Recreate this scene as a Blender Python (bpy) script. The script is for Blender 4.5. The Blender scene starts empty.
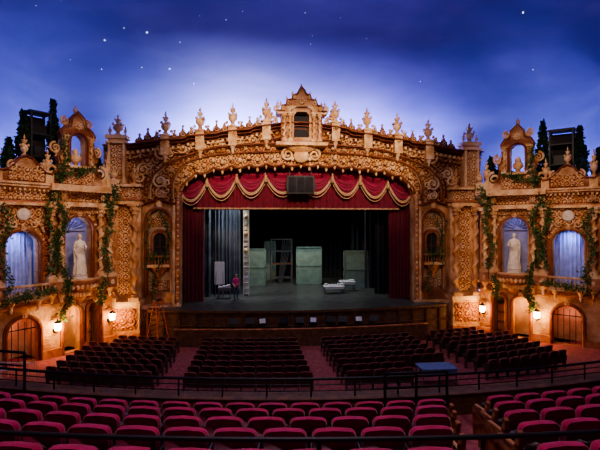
import bpy, math, random
import numpy as np
from mathutils import Vector, Matrix, geometry
random.seed(7); np.random.seed(7)
pi=math.pi; tau=2*pi
SC=bpy.context.scene
try: SC.view_settings.look='AgX - Medium High Contrast'
except Exception: pass

# ------------------------------------------------------------------ materials
def mat(name,c1,c2=None,rough=.7,scale=3.0,bump=0.0,bscale=12,metal=0.0,emit=None,es=0,sheen=0,c3=None,kind='noise',hollow_shade=None):
    m=bpy.data.materials.new(name); m.use_nodes=True
    nt=m.node_tree; b=nt.nodes['Principled BSDF']
    b.inputs['Roughness'].default_value=rough; b.inputs['Metallic'].default_value=metal
    b.inputs['Base Color'].default_value=(*c1,1)
    tc=nt.nodes.new('ShaderNodeTexCoord')
    if c2:
        n=nt.nodes.new('ShaderNodeTexNoise'); n.inputs['Scale'].default_value=scale; n.inputs['Detail'].default_value=6
        nt.links.new(tc.outputs['Object'],n.inputs['Vector'])
        r=nt.nodes.new('ShaderNodeValToRGB'); r.color_ramp.elements[0].position=.36; r.color_ramp.elements[1].position=.64
        r.color_ramp.elements[0].color=(*c1,1); r.color_ramp.elements[1].color=(*c2,1)
        if c3:
            e=r.color_ramp.elements.new(.5); e.color=(*c3,1)
        nt.links.new(n.outputs['Fac'],r.inputs['Fac']); out=r.outputs['Color']
        if hollow_shade: # shade painted into the colour of the carved hollows
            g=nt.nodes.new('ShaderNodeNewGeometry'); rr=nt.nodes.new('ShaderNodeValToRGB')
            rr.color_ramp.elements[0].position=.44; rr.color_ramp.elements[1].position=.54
            rr.color_ramp.elements[0].color=(*hollow_shade,1); rr.color_ramp.elements[1].color=(1,1,1,1)
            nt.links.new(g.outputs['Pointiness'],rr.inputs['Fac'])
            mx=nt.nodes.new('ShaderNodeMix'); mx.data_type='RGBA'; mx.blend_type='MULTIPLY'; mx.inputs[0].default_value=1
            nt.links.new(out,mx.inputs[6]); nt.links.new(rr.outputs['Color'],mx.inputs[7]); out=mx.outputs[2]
        nt.links.new(out,b.inputs['Base Color'])
    if bump>0:
        n2=nt.nodes.new('ShaderNodeTexVoronoi' if kind=='voro' else 'ShaderNodeTexNoise')
        n2.inputs['Scale'].default_value=bscale
        nt.links.new(tc.outputs['Object'],n2.inputs['Vector'])
        bp=nt.nodes.new('ShaderNodeBump'); bp.inputs['Strength'].default_value=bump; bp.inputs['Distance'].default_value=.08
        nt.links.new(n2.outputs[0],bp.inputs['Height']); nt.links.new(bp.outputs['Normal'],b.inputs['Normal'])
    if emit:
        b.inputs['Emission Color'].default_value=(*emit,1); b.inputs['Emission Strength'].default_value=es
    if sheen: b.inputs['Sheen Weight'].default_value=sheen
    return m
M={}
M['gold']=mat('gilded_plaster',(.64,.34,.13),(.95,.70,.40),.6,1.8,.45,10,c3=(.82,.52,.25),kind='voro',hollow_shade=(.30,.13,.07))
M['ochre']=mat('ochre_plaster',(.48,.22,.085),(.80,.52,.27),.75,1.2,.5,8,c3=(.66,.37,.16),kind='voro',hollow_shade=(.40,.20,.12))
M['terra']=mat('terracotta_trim',(.36,.12,.05),(.62,.28,.12),.6,3,.4,14,hollow_shade=(.4,.2,.12))
M['wallp']=mat('stucco_wall',(.50,.33,.18),(.74,.55,.33),.85,1.5,.4,10)
M['brown']=mat('carved_wood',(.10,.045,.02),(.19,.09,.04),.6,4,.3,14)
M['black']=mat('black_paint',(.012,.012,.014),None,.5)
M['dark']=mat('dark_recess',(.02,.02,.025),(.035,.03,.035),.9,2)
M['velvet']=mat('red_velvet',(.15,.008,.022),(.23,.012,.035),.75,4,sheen=.15)
M['swagv']=mat('crimson_swag_velvet',(.24,.010,.045),(.36,.018,.075),.7,4,sheen=.3)
M['seat']=mat('seat_upholstery',(.40,.010,.07),(.56,.025,.12),.8,6,.15,60,sheen=.2)
M['seatback']=mat('seat_back_shell',(.028,.01,.012),(.05,.016,.018),.45,5)
M['oseat']=mat('orchestra_upholstery',(.19,.05,.05),(.28,.09,.085),.8,6)
M['oshell']=mat('orchestra_seat_shell',(.05,.03,.025),(.09,.05,.04),.4,6)
M['carpet']=mat('aisle_carpet',(.22,.04,.06),(.42,.12,.12),.95,7,.2,80)
M['fringe']=mat('gold_fringe',(.60,.38,.19),(.74,.52,.31),.6,18,.4,60)
M['cream']=mat('marble_statue',(.70,.63,.50),(.86,.80,.68),.6,4)
M['blue']=mat('blue_curtain',(.32,.38,.66),(.44,.50,.80),.8,3)
M['nicheb']=mat('blue_niche_plaster',(.26,.30,.52),(.36,.38,.60),.9,3)
M['leaf']=mat('leaf_green',(.035,.095,.022),(.10,.19,.045),.7,8)
M['cyp']=mat('cypress_green',(.010,.038,.014),(.025,.075,.03),.85,5)
M['bark']=mat('bark',(.05,.03,.02),(.09,.06,.04),.9,9)
M['stage']=mat('stage_floorboards',(.05,.05,.048),(.10,.10,.096),.35,2.2)
M['flat']=mat('painted_flat',(.13,.19,.165),(.18,.26,.22),.8,2)
M['drape']=mat('black_masking_drape',(.010,.011,.014),(.018,.02,.027),.9,3)
M['greyd']=mat('grey_scrim_curtain',(.045,.055,.075),(.12,.14,.18),.9,.9)
M['white']=mat('white_paper',(.75,.76,.74),None,.6)
M['steel']=mat('steel',(.25,.25,.27),None,.4,metal=.8)
M['orange']=mat('orange_fibreglass',(.75,.16,.06),None,.5)
M['bluec']=mat('blue_tablecloth',(.10,.15,.34),(.14,.20,.42),.8,5)
M['glow']=mat('lamp_glass',(1,.75,.4),None,.4,emit=(1,.6,.22),es=45)
M['blueglow']=mat('blue_lamp_glass',(.2,.3,1),None,.4,emit=(.12,.25,1),es=5)
M['star']=mat('star_bulb',(.9,.95,1),None,.4,emit=(.75,.88,1),es=4)
M['skin']=mat('skin',(.62,.36,.26),(.66,.40,.30),.6,6)
M['hair']=mat('hair',(.05,.03,.02),None,.7)
M['pink']=mat('pink_shirt',(.75,.06,.25),(.8,.08,.3),.8,6)
M['jean']=mat('blue_jeans',(.05,.07,.14),(.08,.1,.18),.8,9)
def skymat():
    m=bpy.data.materials.new('painted_cloud_sky_plaster'); m.use_nodes=True; nt=m.node_tree; b=nt.nodes['Principled BSDF']
    b.inputs['Roughness'].default_value=.95
    tc=nt.nodes.new('ShaderNodeTexCoord'); mp=nt.nodes.new('ShaderNodeMapping'); mp.inputs['Scale'].default_value=(.08,.13,.26)
    nt.links.new(tc.outputs['Object'],mp.inputs['Vector'])
    n=nt.nodes.new('ShaderNodeTexNoise'); n.inputs['Scale'].default_value=1.5; n.inputs['Detail'].default_value=4; n.inputs['Distortion'].default_value=.3
    nt.links.new(mp.outputs['Vector'],n.inputs['Vector'])
    r=nt.nodes.new('ShaderNodeValToRGB'); e=r.color_ramp.elements
    e[0].position=.28; e[0].color=(.14,.15,.40,1); e[1].position=.75; e[1].color=(.30,.31,.60,1)
    k=e.new(.5); k.color=(.20,.21,.49,1)
    nt.links.new(n.outputs['Fac'],r.inputs['Fac']); nt.links.new(r.outputs['Color'],b.inputs['Base Color'])
    return m
M['sky']=skymat()

# ------------------------------------------------------------------ mesh builder
class MB:
    def __init__(s): s.v=[];s.f=[];s.m=[];s.sm=[];s.mats=[]
    def add(s,vf,mt,T=None,smooth=False):
        v,f=vf
        if mt not in s.mats: s.mats.append(mt)
        mi=s.mats.index(mt); o=len(s.v)
        if T is not None: v=[tuple(T@Vector(p)) for p in v]
        s.v.extend(v); s.f.extend([tuple(i+o for i in q) for q in f]); s.m.extend([mi]*len(f)); s.sm.extend([smooth]*len(f))
    def obj(s,name,T=None,parent=None):
        me=bpy.data.meshes.new(name)
        v=s.v
        f=s.f
        if T is not None:
            a=np.array(v); A=np.array(T); a=a@A[:3,:3].T+A[:3,3]; v=a.tolist()
            if np.linalg.det(A[:3,:3])<0: f=[q[::-1] for q in f]
        me.from_pydata(v,[],f)
        for k in s.mats: me.materials.append(M[k])
        me.polygons.foreach_set('material_index',s.m); me.polygons.foreach_set('use_smooth',s.sm)
        me.update()
        ob=bpy.data.objects.new(name,me); SC.collection.objects.link(ob)
        if parent: ob.parent=parent
        return ob
def box(x0,x1,y0,y1,z0,z1):
    v=[(x,y,z) for x in(x0,x1) for y in(y0,y1) for z in(z0,z1)]
    return v,[(0,1,3,2),(4,6,7,5),(0,4,5,1),(2,3,7,6),(0,2,6,4),(1,5,7,3)]
def lathe(prof,n=12,x=0,y=0,z=0,a0=0,a1=tau,sx=1,sy=1):
    full=abs(a1-a0-tau)<1e-6; k=n if full else n+1
    v=[];f=[]
    for r,h in prof:
        for i in range(k):
            a=a0+(a1-a0)*i/n; v.append((x+r*math.cos(a)*sx,y+r*math.sin(a)*sy,z+h))
    for j in range(len(prof)-1):
        for i in range(n):
            i2=(i+1)%k if full else i+1
            f.append((j*k+i,j*k+i2,(j+1)*k+i2,(j+1)*k+i))
    return v,f
def sph(x,y,z,rx,ry=None,rz=None,n=8):
    ry=ry or rx; rz=rz or rx
    v=[];f=[];m=max(4,n//2+1)
    for j in range(m+1):
        t=pi*j/m
        for i in range(n):
            a=tau*i/n; v.append((x+rx*math.sin(t)*math.cos(a),y+ry*math.sin(t)*math.sin(a),z+rz*math.cos(t)))
    for j in range(m):
        for i in range(n): f.append((j*n+i,(j+1)*n+i,(j+1)*n+(i+1)%n,j*n+(i+1)%n))
    return v,f
def tube(path,r,n=6,rf=None):
    P=[Vector(p) for p in path]; v=[];f=[]
    for i,p in enumerate(P):
        t=(P[min(i+1,len(P)-1)]-P[max(i-1,0)])
        if t.length<1e-9: t=Vector((0,0,1))
        t.normalize(); up=Vector((0,1,0)) if abs(t.y)<.9 else Vector((1,0,0))
        a=t.cross(up).normalized(); b=t.cross(a)
        rr=r if rf is None else r*rf(i/(len(P)-1))
        for k in range(n):
            q=p+a*(rr*math.cos(tau*k/n))+b*(rr*math.sin(tau*k/n)); v.append(tuple(q))
    for i in range(len(P)-1):
        for k in range(n): f.append((i*n+k,i*n+(k+1)%n,(i+1)*n+(k+1)%n,(i+1)*n+k))
    f.append(tuple(range(n))); f.append(tuple(range((len(P)-1)*n,len(P)*n)))
    return v,f
def plate(outer,holes,y0,y1):
    polys=[[Vector((p[0],p[1],0)) for p in outer]]+[[Vector((p[0],p[1],0)) for p in h] for h in holes]
    tr=geometry.tessellate_polygon(polys); fl=[p for q in polys for p in q]; N=len(fl)
    v=[(p.x,y0,p.y) for p in fl]+[(p.x,y1,p.y) for p in fl]
    f=[tuple(t) for t in tr]+[tuple(i+N for i in t[::-1]) for t in tr]
    o=0
    for q in polys:
        k=len(q)
        for i in range(k): f.append((o+i,o+(i+1)%k,N+o+(i+1)%k,N+o+i))
        o+=k
    return v,f
def arch(u0,u1,zb,zt,n=12,rise=None):
    c=(u0+u1)/2; r=(u1-u0)/2; rise=r if rise is None else rise
    return [(u0,zb),(u1,zb)]+[(c+r*math.cos(pi*i/n),zt-rise+rise*math.sin(pi*i/n)) for i in range(n+1)]
def archline(u0,u1,zb,zt,n=14,rise=None):
    c=(u0+u1)/2; r=(u1-u0)/2; rise=r if rise is None else rise
    return [(u1,zb)]+[(c+r*math.cos(pi*i/n),zt-rise+rise*math.sin(pi*i/n)) for i in range(n+1)]+[(u0,zb)]
def sweep(path,prof,y=0):
    v=[];f=[];n=len(path);k=len(prof)
    for i in range(n):
        a=path[max(i-1,0)]; b=path[min(i+1,n-1)]
        tx,tz=b[0]-a[0],b[1]-a[1]; L=math.hypot(tx,tz) or 1; nx,nz=-tz/L,tx/L
        for o,yy in prof: v.append((path[i][0]+nx*o,y+yy,path[i][1]+nz*o))
    for i in range(n-1):
        for j in range(k):
            j2=(j+1)%k; f.append((i*k+j,i*k+j2,(i+1)*k+j2,(i+1)*k+j))
    f.append(tuple(range(k))); f.append(tuple(range((n-1)*k,n*k)))
    return v,f
def molding(w,d):
    return [(-w/2,0),(-w/2,-d*.5),(-w*.25,-d*.6),(-w*.2,-d),(w*.2,-d),(w*.3,-d*.55),(w/2,-d*.4),(w/2,0)]
def scroll(cx,cz,r,y=0,turns=1.6,a0=0,d=1,th=.07,n=26):
    p=[]
    for i in range(n+1):
        t=i/n; a=a0+d*tau*turns*t; rr=r*(1-.85*t); p.append((cx+rr*math.cos(a),y-.05*t,cz+rr*math.sin(a)))
    return tube(p,th,6,lambda t:1-.4*t)
def rosette(mb,x,y,z,r,mt='gold',k=8):
    for i in range(k):
        a=tau*i/k; c,s=math.cos(a),math.sin(a)
        V,F=sph(0,0,0,r*.36,r*.22,r*.2,6)
        V=[(x+r*.62*c+p[0]*c-p[2]*s,y+p[1],z+r*.62*s+p[0]*s+p[2]*c) for p in V]; mb.add((V,F),mt,smooth=True)
    mb.add(sph(x,y-r*.15,z,r*.28,n=8),mt,smooth=True)
FPROF=[(.5,0),(.55,.05),(.3,.09),(.22,.18),(.5,.27),(.62,.36),(.5,.46),(.24,.52),(.14,.56),(.3,.62),(.32,.69),(.12,.76),(.1,.8),(.18,.85),(.09,.91),(.02,1)]
def finial(mb,x,y,z,h,r,mt='gold',n=10):
    mb.add(lathe([(a*r,b*h) for a,b in FPROF],n,x,y,z),mt,smooth=True)
    for k in range(4):
        a=k*pi/2+pi/4
        mb.add(sph(x+.62*r*math.cos(a),y+.62*r*math.sin(a),z+.5*h,r*.2,r*.2,h*.07,6),mt,smooth=True)
        mb.add(sph(x+.36*r*math.cos(a),y+.36*r*math.sin(a),z+.72*h,r*.13,r*.13,h*.045,6),mt,smooth=True)
def relief_h(x,z,s):
    ix=np.floor(x/s); iz=np.floor(z/s); lx=x/s-ix-.5; lz=z/s-iz-.5
    r=np.hypot(lx,lz); sg=np.where((ix+iz)%2==0,1.,-1.); th=np.arctan2(lz,lx)*sg
    v=.5+.5*np.cos(th*1.0-17*r); h=v**1.4*np.exp(-(r*1.75)**6)
    h=np.maximum(h,np.exp(-(r*7)**2)*1.2)
    h2=.5+.5*np.cos(6*th)*np.exp(-((r-.45)*9)**2)
    return h+.35*(h2-.5)
def relief(x0,x1,zlo,zhi,nx,nz,y,amp,s,mirror=False):
    xs=np.linspace(x0,x1,nx); t=np.linspace(0,1,nz)
    X=np.repeat(xs[:,None],nz,1); lo=np.array([zlo(a) for a in xs])[:,None]; hi=np.array([zhi(a) for a in xs])[:,None]
    Z=lo+(hi-lo)*t[None,:]
    H=relief_h(np.abs(X) if mirror else X,Z,s); Y=y-amp*H
    v=np.stack([X,Y,Z],-1).reshape(-1,3).tolist()
    f=[(i*nz+j,(i+1)*nz+j,(i+1)*nz+j+1,i*nz+j+1) for i in range(nx-1) for j in range(nz-1)]
    return v,f
def twist(x,y,z0,z1,r,turns=4,n=12,seg=56,sg=1):
    v=[];f=[]
    for j in range(seg+1):
        t=j/seg; a=sg*tau*turns*t; z=z0+(z1-z0)*t
        ox,oy=.33*r*math.cos(a),.33*r*math.sin(a)
        for i in range(n):
            b=tau*i/n; rr=r*(.78+.14*math.cos(2*(b-a))); v.append((x+ox+rr*math.cos(b),y+oy+rr*math.sin(b),z))
    for j in range(seg):
        for i in range(n): f.append((j*n+i,j*n+(i+1)%n,(j+1)*n+(i+1)%n,(j+1)*n+i))
    return v,f
def column(mb,x,y,z0,z1,r,mt='gold',turns=5,sg=1):
    mb.add(box(x-r*1.6,x+r*1.6,y-r*1.6,y+r*1.6,z0,z0+r*1.2),mt)
    mb.add(lathe([(r*1.5,0),(r*1.55,r*.3),(r*1.2,r*.5),(r*1.3,r*.8),(r,r)],12,x,y,z0+r*1.2),mt,smooth=True)
    mb.add(twist(x,y,z0+r*2.1,z1-r*3.2,r,turns,sg=sg),mt,smooth=True)
    mb.add(lathe([(r*.95,0),(r*1.15,r*.2),(r*.95,r*.4),(r*1.1,r*1.2),(r*1.6,r*2.2),(r*1.7,r*2.6)],12,x,y,z1-r*3.2),mt,smooth=True)
    for k in range(8):
        a=tau*k/8; mb.add(sph(x+r*1.35*math.cos(a),y+r*1.35*math.sin(a),z1-r*1.7,r*.3,r*.3,r*.5,6),mt,smooth=True)
    mb.add(box(x-r*1.8,x+r*1.8,y-r*1.8,y+r*1.8,z1-r*.6,z1),mt)
def baluster(mb,x,y,z,h,r,mt='gold'):
    mb.add(lathe([(r,0),(r,.1*h),(r*.5,.15*h),(r*1.1,.38*h),(r*.5,.62*h),(r*.45,.8*h),(r,.9*h),(r,h)],6,x,y,z),mt,smooth=True)
def leaves(pts,size,n_per,spread,mt,mb):
    v=[];f=[]
    for p in pts:
        for _ in range(n_per):
            c=Vector(p)+Vector((random.gauss(0,spread),random.gauss(0,spread),random.gauss(0,spread)))
            a=Vector((random.uniform(-1,1),random.uniform(-1,1),random.uniform(-1,1))).normalized()
            b=a.cross(Vector((random.uniform(-1,1),random.uniform(-1,1),random.uniform(-1,1)))).normalized()
            s=size*random.uniform(.6,1.3); o=len(v)
            v+= [tuple(c-a*s),tuple(c+b*s*.45),tuple(c+a*s),tuple(c-b*s*.45)]; f.append((o,o+1,o+2,o+3))
    mb.add((v,f),mt)

# ------------------------------------------------------------------ figures
def skin_mesh(joints,edges,root,level=1):
    me=bpy.data.meshes.new('tmp'); names=list(joints); idx={k:i for i,k in enumerate(names)}
    me.from_pydata([joints[k][0] for k in names],[(idx[a],idx[b]) for a,b in edges],[])
    ob=bpy.data.objects.new('tmp',me); SC.collection.objects.link(ob)
    ob.modifiers.new('s','SKIN')
    for i,k in enumerate(names):
        r=joints[k][1]; me.skin_vertices[0].data[i].radius=(r,r) if not isinstance(r,tuple) else r
        me.skin_vertices[0].data[i].use_root=(k==root)
    ss=ob.modifiers.new('ss','SUBSURF'); ss.levels=level; ss.render_levels=level
    dg=bpy.context.evaluated_depsgraph_get(); dg.update()
    nm=bpy.data.meshes.new_from_object(ob.evaluated_get(dg))
    v=[tuple(p.co) for p in nm.vertices]; f=[tuple(p.vertices) for p in nm.polygons]
    bpy.data.objects.remove(ob); return v,f
def figure(armL,armR):
    """standing adult 1.72 m facing -y; arm = (elbow, wrist)"""
    J={'pel':((0,0,.96),(.15,.11)),'sp':((0,0,1.14),(.125,.095)),'ch':((0,0,1.33),(.155,.11)),'nk':((0,0,1.47),.055),'hb':((0,-.01,1.55),.065),'hd':((0,-.015,1.63),(.078,.09)),'tp':((0,0,1.69),.06)}
    E=[('pel','sp'),('sp','ch'),('ch','nk'),('nk','hb'),('hb','hd'),('hd','tp')]
    for s,(el,wr) in((-1,armL),(1,armR)):
        q=str(s)
        J['h'+q]=((s*.095,0,.86),.09);J['k'+q]=((s*.11,-.02,.5),.06);J['c'+q]=((s*.11,.01,.32),.055);J['a'+q]=((s*.11,.03,.09),.038);J['t'+q]=((s*.13,-.13,.035),.035)
        E+=[('pel','h'+q),('h'+q,'k'+q),('k'+q,'c'+q),('c'+q,'a'+q),('a'+q,'t'+q)]
        J['s'+q]=((s*.18,0,1.40),.06);J['e'+q]=(el,.042);J['w'+q]=(wr,.028)
        E+=[('ch','s'+q),('s'+q,'e'+q),('e'+q,'w'+q)]
        d=(Vector(wr)-Vector(el)).normalized(); pv=Vector(wr)+d*.07; J['p'+q]=(tuple(pv),(.03,.02)); E.append(('w'+q,'p'+q))
        side=d.cross(Vector((1,0,.01))).normalized(); nrm=d.cross(side)
        for i,L in enumerate((.07,.085,.08,.06)):
            o=side*((i-1.5)*.018); a=pv+d*.03+o; b=a+d*L*.5+nrm*.008; c=b+d*L*.5+nrm*.02
            for j,pp in enumerate((a,b,c)): J[f'f{q}{i}{j}']=(tuple(pp),.009)
            E+=[('p'+q,f'f{q}{i}0'),(f'f{q}{i}0',f'f{q}{i}1'),(f'f{q}{i}1',f'f{q}{i}2')]
        a=Vector(wr)+d*.03-side*.035; b=a+d*.04-side*.02
        J['th0'+q]=(tuple(a),.012);J['th1'+q]=(tuple(b),.01); E+=[('w'+q,'th0'+q),('th0'+q,'th1'+q)]
    return skin_mesh(J,E,'pel')
def head_details(mb,hairm,eyem,facem):
    mb.add(sph(0,.02,1.655,.092,.10,.095,12),hairm,smooth=True)
    mb.add(sph(0,.075,1.58,.06,.045,.10,10),hairm,smooth=True)
    mb.add(sph(0,-.035,1.615,.07,.075,.098,12),facem,smooth=True)
    mb.add(sph(0,-.115,1.60,.012,.018,.022,6),facem,smooth=True)
    mb.add(sph(0,-.104,1.563,.024,.008,.007,6),'terra' if facem=='skin' else facem,smooth=True)
    for s in(-1,1):
        mb.add(sph(s*.028,-.103,1.625,.011,.008,.007,6),eyem,smooth=True)
        mb.add(sph(s*.075,-.01,1.61,.012,.02,.03,6),facem,smooth=True)
def statue_mesh():
    mb=MB()
    mb.add(figure(((-.27,-.04,1.15),(-.14,-.22,1.12)),((.25,-.02,1.13),(.23,-.14,.92))),'cream',smooth=True)
    head_details(mb,'cream','cream','cream')
    prof=[(.26,.21,.02),(.27,.22,.12),(.24,.19,.4),(.22,.17,.7),(.205,.16,.9),(.17,.13,1.12),(.185,.135,1.3),(.16,.11,1.42),(.07,.06,1.48)]
    v=[];f=[];n=40
    for j,(rx,ry,z) in enumerate(prof):
        amp=.10*(1-z/1.6)
        for i in range(n):
            a=tau*i/n; k=1+amp*math.cos(9*a+1.2*z)+.04*math.cos(4*a-3*z); v.append((rx*k*math.cos(a),ry*k*math.sin(a),z))
    for j in range(len(prof)-1):
        for i in range(n): f.append((j*n+i,j*n+(i+1)%n,(j+1)*n+(i+1)%n,(j+1)*n+i))
    mb.add((v,f),'cream',smooth=True)
    for k in range(5):
        p=[(.19*math.cos(a),-.02+.155*math.sin(a),1.28-.06*k-.24*(i/12)) for i,a in enumerate(np.linspace(-.2,-pi+.2,13))]
        mb.add(tube(p,.022,6),'cream',smooth=True)
    mb.add(tube([(.24,-.02,1.2-.09*i+0) for i in range(9)],.05,8,lambda t:1-.5*t),'cream',smooth=True)
    mb.add(lathe([(.34,-.2),(.36,-.17),(.3,-.13),(.3,-.04),(.34,0),(0,0)],20),'cream',smooth=True)
    return mb

# ------------------------------------------------------------------ CAMERA
cam=bpy.data.cameras.new('cam'); cam.lens=26.0; cam.sensor_width=36; cam.clip_end=200
co=bpy.data.objects.new('camera',cam); SC.collection.objects.link(co)
co.location=(-2.95,0,0); co.rotation_euler=(pi/2,0,-math.radians(6)); SC.camera=co

# ------------------------------------------------------------------ SKY CEILING
def plan(n=12):
    hw,y0,y1,R=18.5,-6,31.5,9.0; P=[]
    for cx,cy,a in((hw-R,y1-R,0),(-hw+R,y1-R,pi/2),(-hw+R,y0+R,pi),(hw-R,y0+R,3*pi/2)):
        for i in range(n+1):
            t=a+pi/2*i/n; P.append((cx+R*math.cos(t),cy+R*math.sin(t),math.cos(t),math.sin(t)))
    Q=[]
    for i,p in enumerate(P):
        q=P[(i+1)%len(P)]; Q.append(p); d=math.hypot(q[0]-p[0],q[1]-p[1])
        if d>3:
            k=int(d//1.5)
            for j in range(1,k): t=j/k; Q.append(tuple(p[m]*(1-t)+q[m]*t for m in range(4)))
    return Q
Q=plan(); nq=len(Q); mb=MB(); v=[];f=[]; NS=16
for j in range(NS+1):
    a=pi/2*j/NS; ins=8*(1-math.cos(a)); z=4.4+8.6*math.sin(a)
    for p in Q: v.append((p[0]-p[2]*ins,p[1]-p[3]*ins,z))
for j in range(NS):
    for i in range(nq): f.append((j*nq+i,j*nq+(i+1)%nq,(j+1)*nq+(i+1)%nq,(j+1)*nq+i))
f.append(tuple(NS*nq+i for i in range(nq)))
mb.add((v,f),'sky',smooth=True); mb.obj('ceiling')
mb=MB(); v=[];f=[]
for p in Q: v+=[(p[0],p[1],4.4),(p[0],p[1],-7.6)]
for i in range(nq):
    k=(i+1)%nq; mx=(Q[i][0]+Q[k][0])/2; my=(Q[i][1]+Q[k][1])/2
    if not(abs(mx)<12.3 and my>27): f.append((2*i,2*i+1,2*k+1,2*k))
mb.add((v,f),'sky',smooth=True); mb.obj('wall_auditorium')
mb=MB()
for _ in range(36):
    a=random.uniform(-.62,.62); e=random.uniform(.29,.56)
    for k in range(400):
        d=10+k*.08; x=-2+d*math.sin(a); y=d*math.cos(a); z=d*math.tan(e)
        qx=max(abs(x)-9.5,0); qy=max(y-22.5,0); inset=9-math.hypot(qx,qy) if (qx>0 or qy>0) else 9
        if inset>=8: zc=13.0
        elif inset<0: zc=0
        else: zc=4.4+8.6*math.sin(math.acos(1-inset/8))
        if z>=zc-.08 or inset<.05:
            r=random.choice([.014,.016,.018,.022,.026,.036]); mb.add(sph(x,y-.02,z-.02,r,n=6),'star',smooth=True); break
mb.obj('ceiling_stars')

# ------------------------------------------------------------------ FLOORS
mb=MB(); v=[];f=[]
xs=np.linspace(-18.4,18.4,9)
def gz(y): return -6.95+max(0,24-y)*.05
ys=[31,28,24,20,16,12,8,4,0,-5.9]
for y in ys:
    for x in xs: v.append((x,y,gz(y)))
for j in range(len(ys)-1):
    for i in range(8): f.append((j*9+i,j*9+i+1,(j+1)*9+i+1,(j+1)*9+i))
mb.add((v,f),'carpet'); mb.obj('floor')

# ------------------------------------------------------------------ PROSCENIUM
PY=27.8
def interp(pts,x):
    x=abs(x); return float(np.interp(x,[p[0] for p in pts],[p[1] for p in pts]))
TOP=[(0,6.5),(1.5,6.4),(3,6.15),(3.2,6.0),(5,5.8),(5.2,5.7),(7,5.5),(7.2,5.35),(8.8,5.2),(10.3,4.95),(12,4.85)]
INN=[(0,3.95),(2,3.9),(4,3.78),(5.5,3.6),(6.5,3.3),(7.1,2.95),(7.4,2.6),(7.55,2.2)]
def ztop(x): return interp(TOP,x)
def zin(x):
    x=abs(x); b=interp(INN,x); return b-.16*abs(math.sin(x*pi/1.1))
mb=MB()
xs=np.linspace(-7.55,7.55,97)
outer=[(12.2,-6.95),(12.2,ztop(12))]+[(x,ztop(x)) for x in np.linspace(12,-12,60)]+[(-12.2,ztop(12)),(-12.2,-6.95),(-7.55,-6.95)]+[(x,zin(x)) for x in xs]+[(7.55,-6.95)]
holes=[arch(s*8.85-.72,s*8.85+.72,-4.2,1.0) for s in(-1,1)]
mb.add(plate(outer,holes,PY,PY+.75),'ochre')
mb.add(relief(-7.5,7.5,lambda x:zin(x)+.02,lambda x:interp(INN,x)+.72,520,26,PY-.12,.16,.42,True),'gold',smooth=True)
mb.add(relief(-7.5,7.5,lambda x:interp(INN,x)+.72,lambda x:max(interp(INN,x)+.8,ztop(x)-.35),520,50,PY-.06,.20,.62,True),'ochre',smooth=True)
for s in(-1,1):
    a,b=sorted((s*7.5,s*11.9))
    mb.add(relief(a,b,lambda x:1.45,lambda x:ztop(x)-.35,150,120,PY-.06,.16,.62,True),'ochre',smooth=True)
lp=[(x,zin(x)) for x in np.linspace(-7.55,7.55,181)]
mb.add(sweep(lp,molding(.22,.38),PY),'gold',smooth=False)
band=[(x,interp(INN,x)+.75) for x in np.linspace(-7.5,7.5,120)]
band=[(-8.0,1.6),(-8.0,2.6)]+[(x*1.04,z) for x,z in band]+[(8.0,2.6),(8.0,1.6)]
mb.add(sweep(band,molding(.20,.46),PY),'gold')
b2=[(-9.4,1.6),(-9.4,2.3),(-9.1,3.1),(-8.4,3.75),(-7.4,4.2)]+[(x,interp(INN,x)+1.25) for x in np.linspace(-6.0,6.0,60)]+[(7.4,4.2),(8.4,3.75),(9.1,3.1),(9.4,2.3),(9.4,1.6)]
mb.add(sweep(b2,molding(.24,.5),PY),'gold'); mb.add(sweep([(x*1.03,z+.22) for x,z in b2],molding(.10,.34),PY),'terra')
b3=[(-10.6,1.6),(-10.6,3.0),(-10.2,3.9),(-9.2,4.35)]
for s in(-1,1): mb.add(sweep([(s*-x,z) for x,z in b3],molding(.14,.32),PY),'gold')
for x in np.arange(-7.0,7.1,.7):
    rosette(mb,x,PY-.36,interp(INN,x)+1.0,.15,'gold',6)
for i in range(1,len(b2)-1):
    x,z=b2[i]
    if abs(x)>7: rosette(mb,x-.35*(1 if x>0 else -1),PY-.25,z-.35,.17,'gold')
for s in(-1,1):
    for (x,z,r,t) in((8.6,4.45,.5,.1),(9.75,3.4,.38,.08),(10.2,2.4,.34,.08),(7.4,4.75,.36,.08),(6.2,4.95,.32,.07),(5.1,5.1,.28,.06),(4.0,5.3,.3,.06),(3.0,5.35,.3,.06),(8.75,2.7,.45,.1),(8.75,1.95,.3,.07)):
        mb.add(scroll(s*x,z,r,PY-.3,1.7,pi/2,-s,t),'gold',smooth=True); mb.add(scroll(s*(x-r*.9),z-.1,r*.55,PY-.3,1.5,-pi/2,s,t*.7),'gold',smooth=True)
        rosette(mb,s*x,PY-.36,z,r*.4,'gold',6)
for x in np.arange(-7.15,7.2,.55):
    z=zin(x); mb.add(lathe([(0,-.34),(.05,-.28),(.09,-.18),(.05,-.08),(.10,0),(.02,.05)],8,x,PY-.2,z),'gold',smooth=True)
    mb.add(sph(x,PY-.42,z+.42,.12,.08,.14,8),'gold',smooth=True)
for off,w,d,mt in((-.05,.16,.85,'gold'),(-.22,.12,.6,'terra'),(-.40,.12,.48,'gold'),(-.9,.10,.38,'gold')):
    mb.add(sweep([(x,ztop(x)+off) for x in np.linspace(-12,12,140)],molding(w,d),PY),mt)
for x in np.arange(-11.8,11.9,.3):
    if abs(x)>1.6: mb.add(box(x-.07,x+.07,PY-.6,PY,ztop(x)-.62,ztop(x)-.46),'gold')
FX=[2.2,4.3,6.3,8.4]
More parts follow.
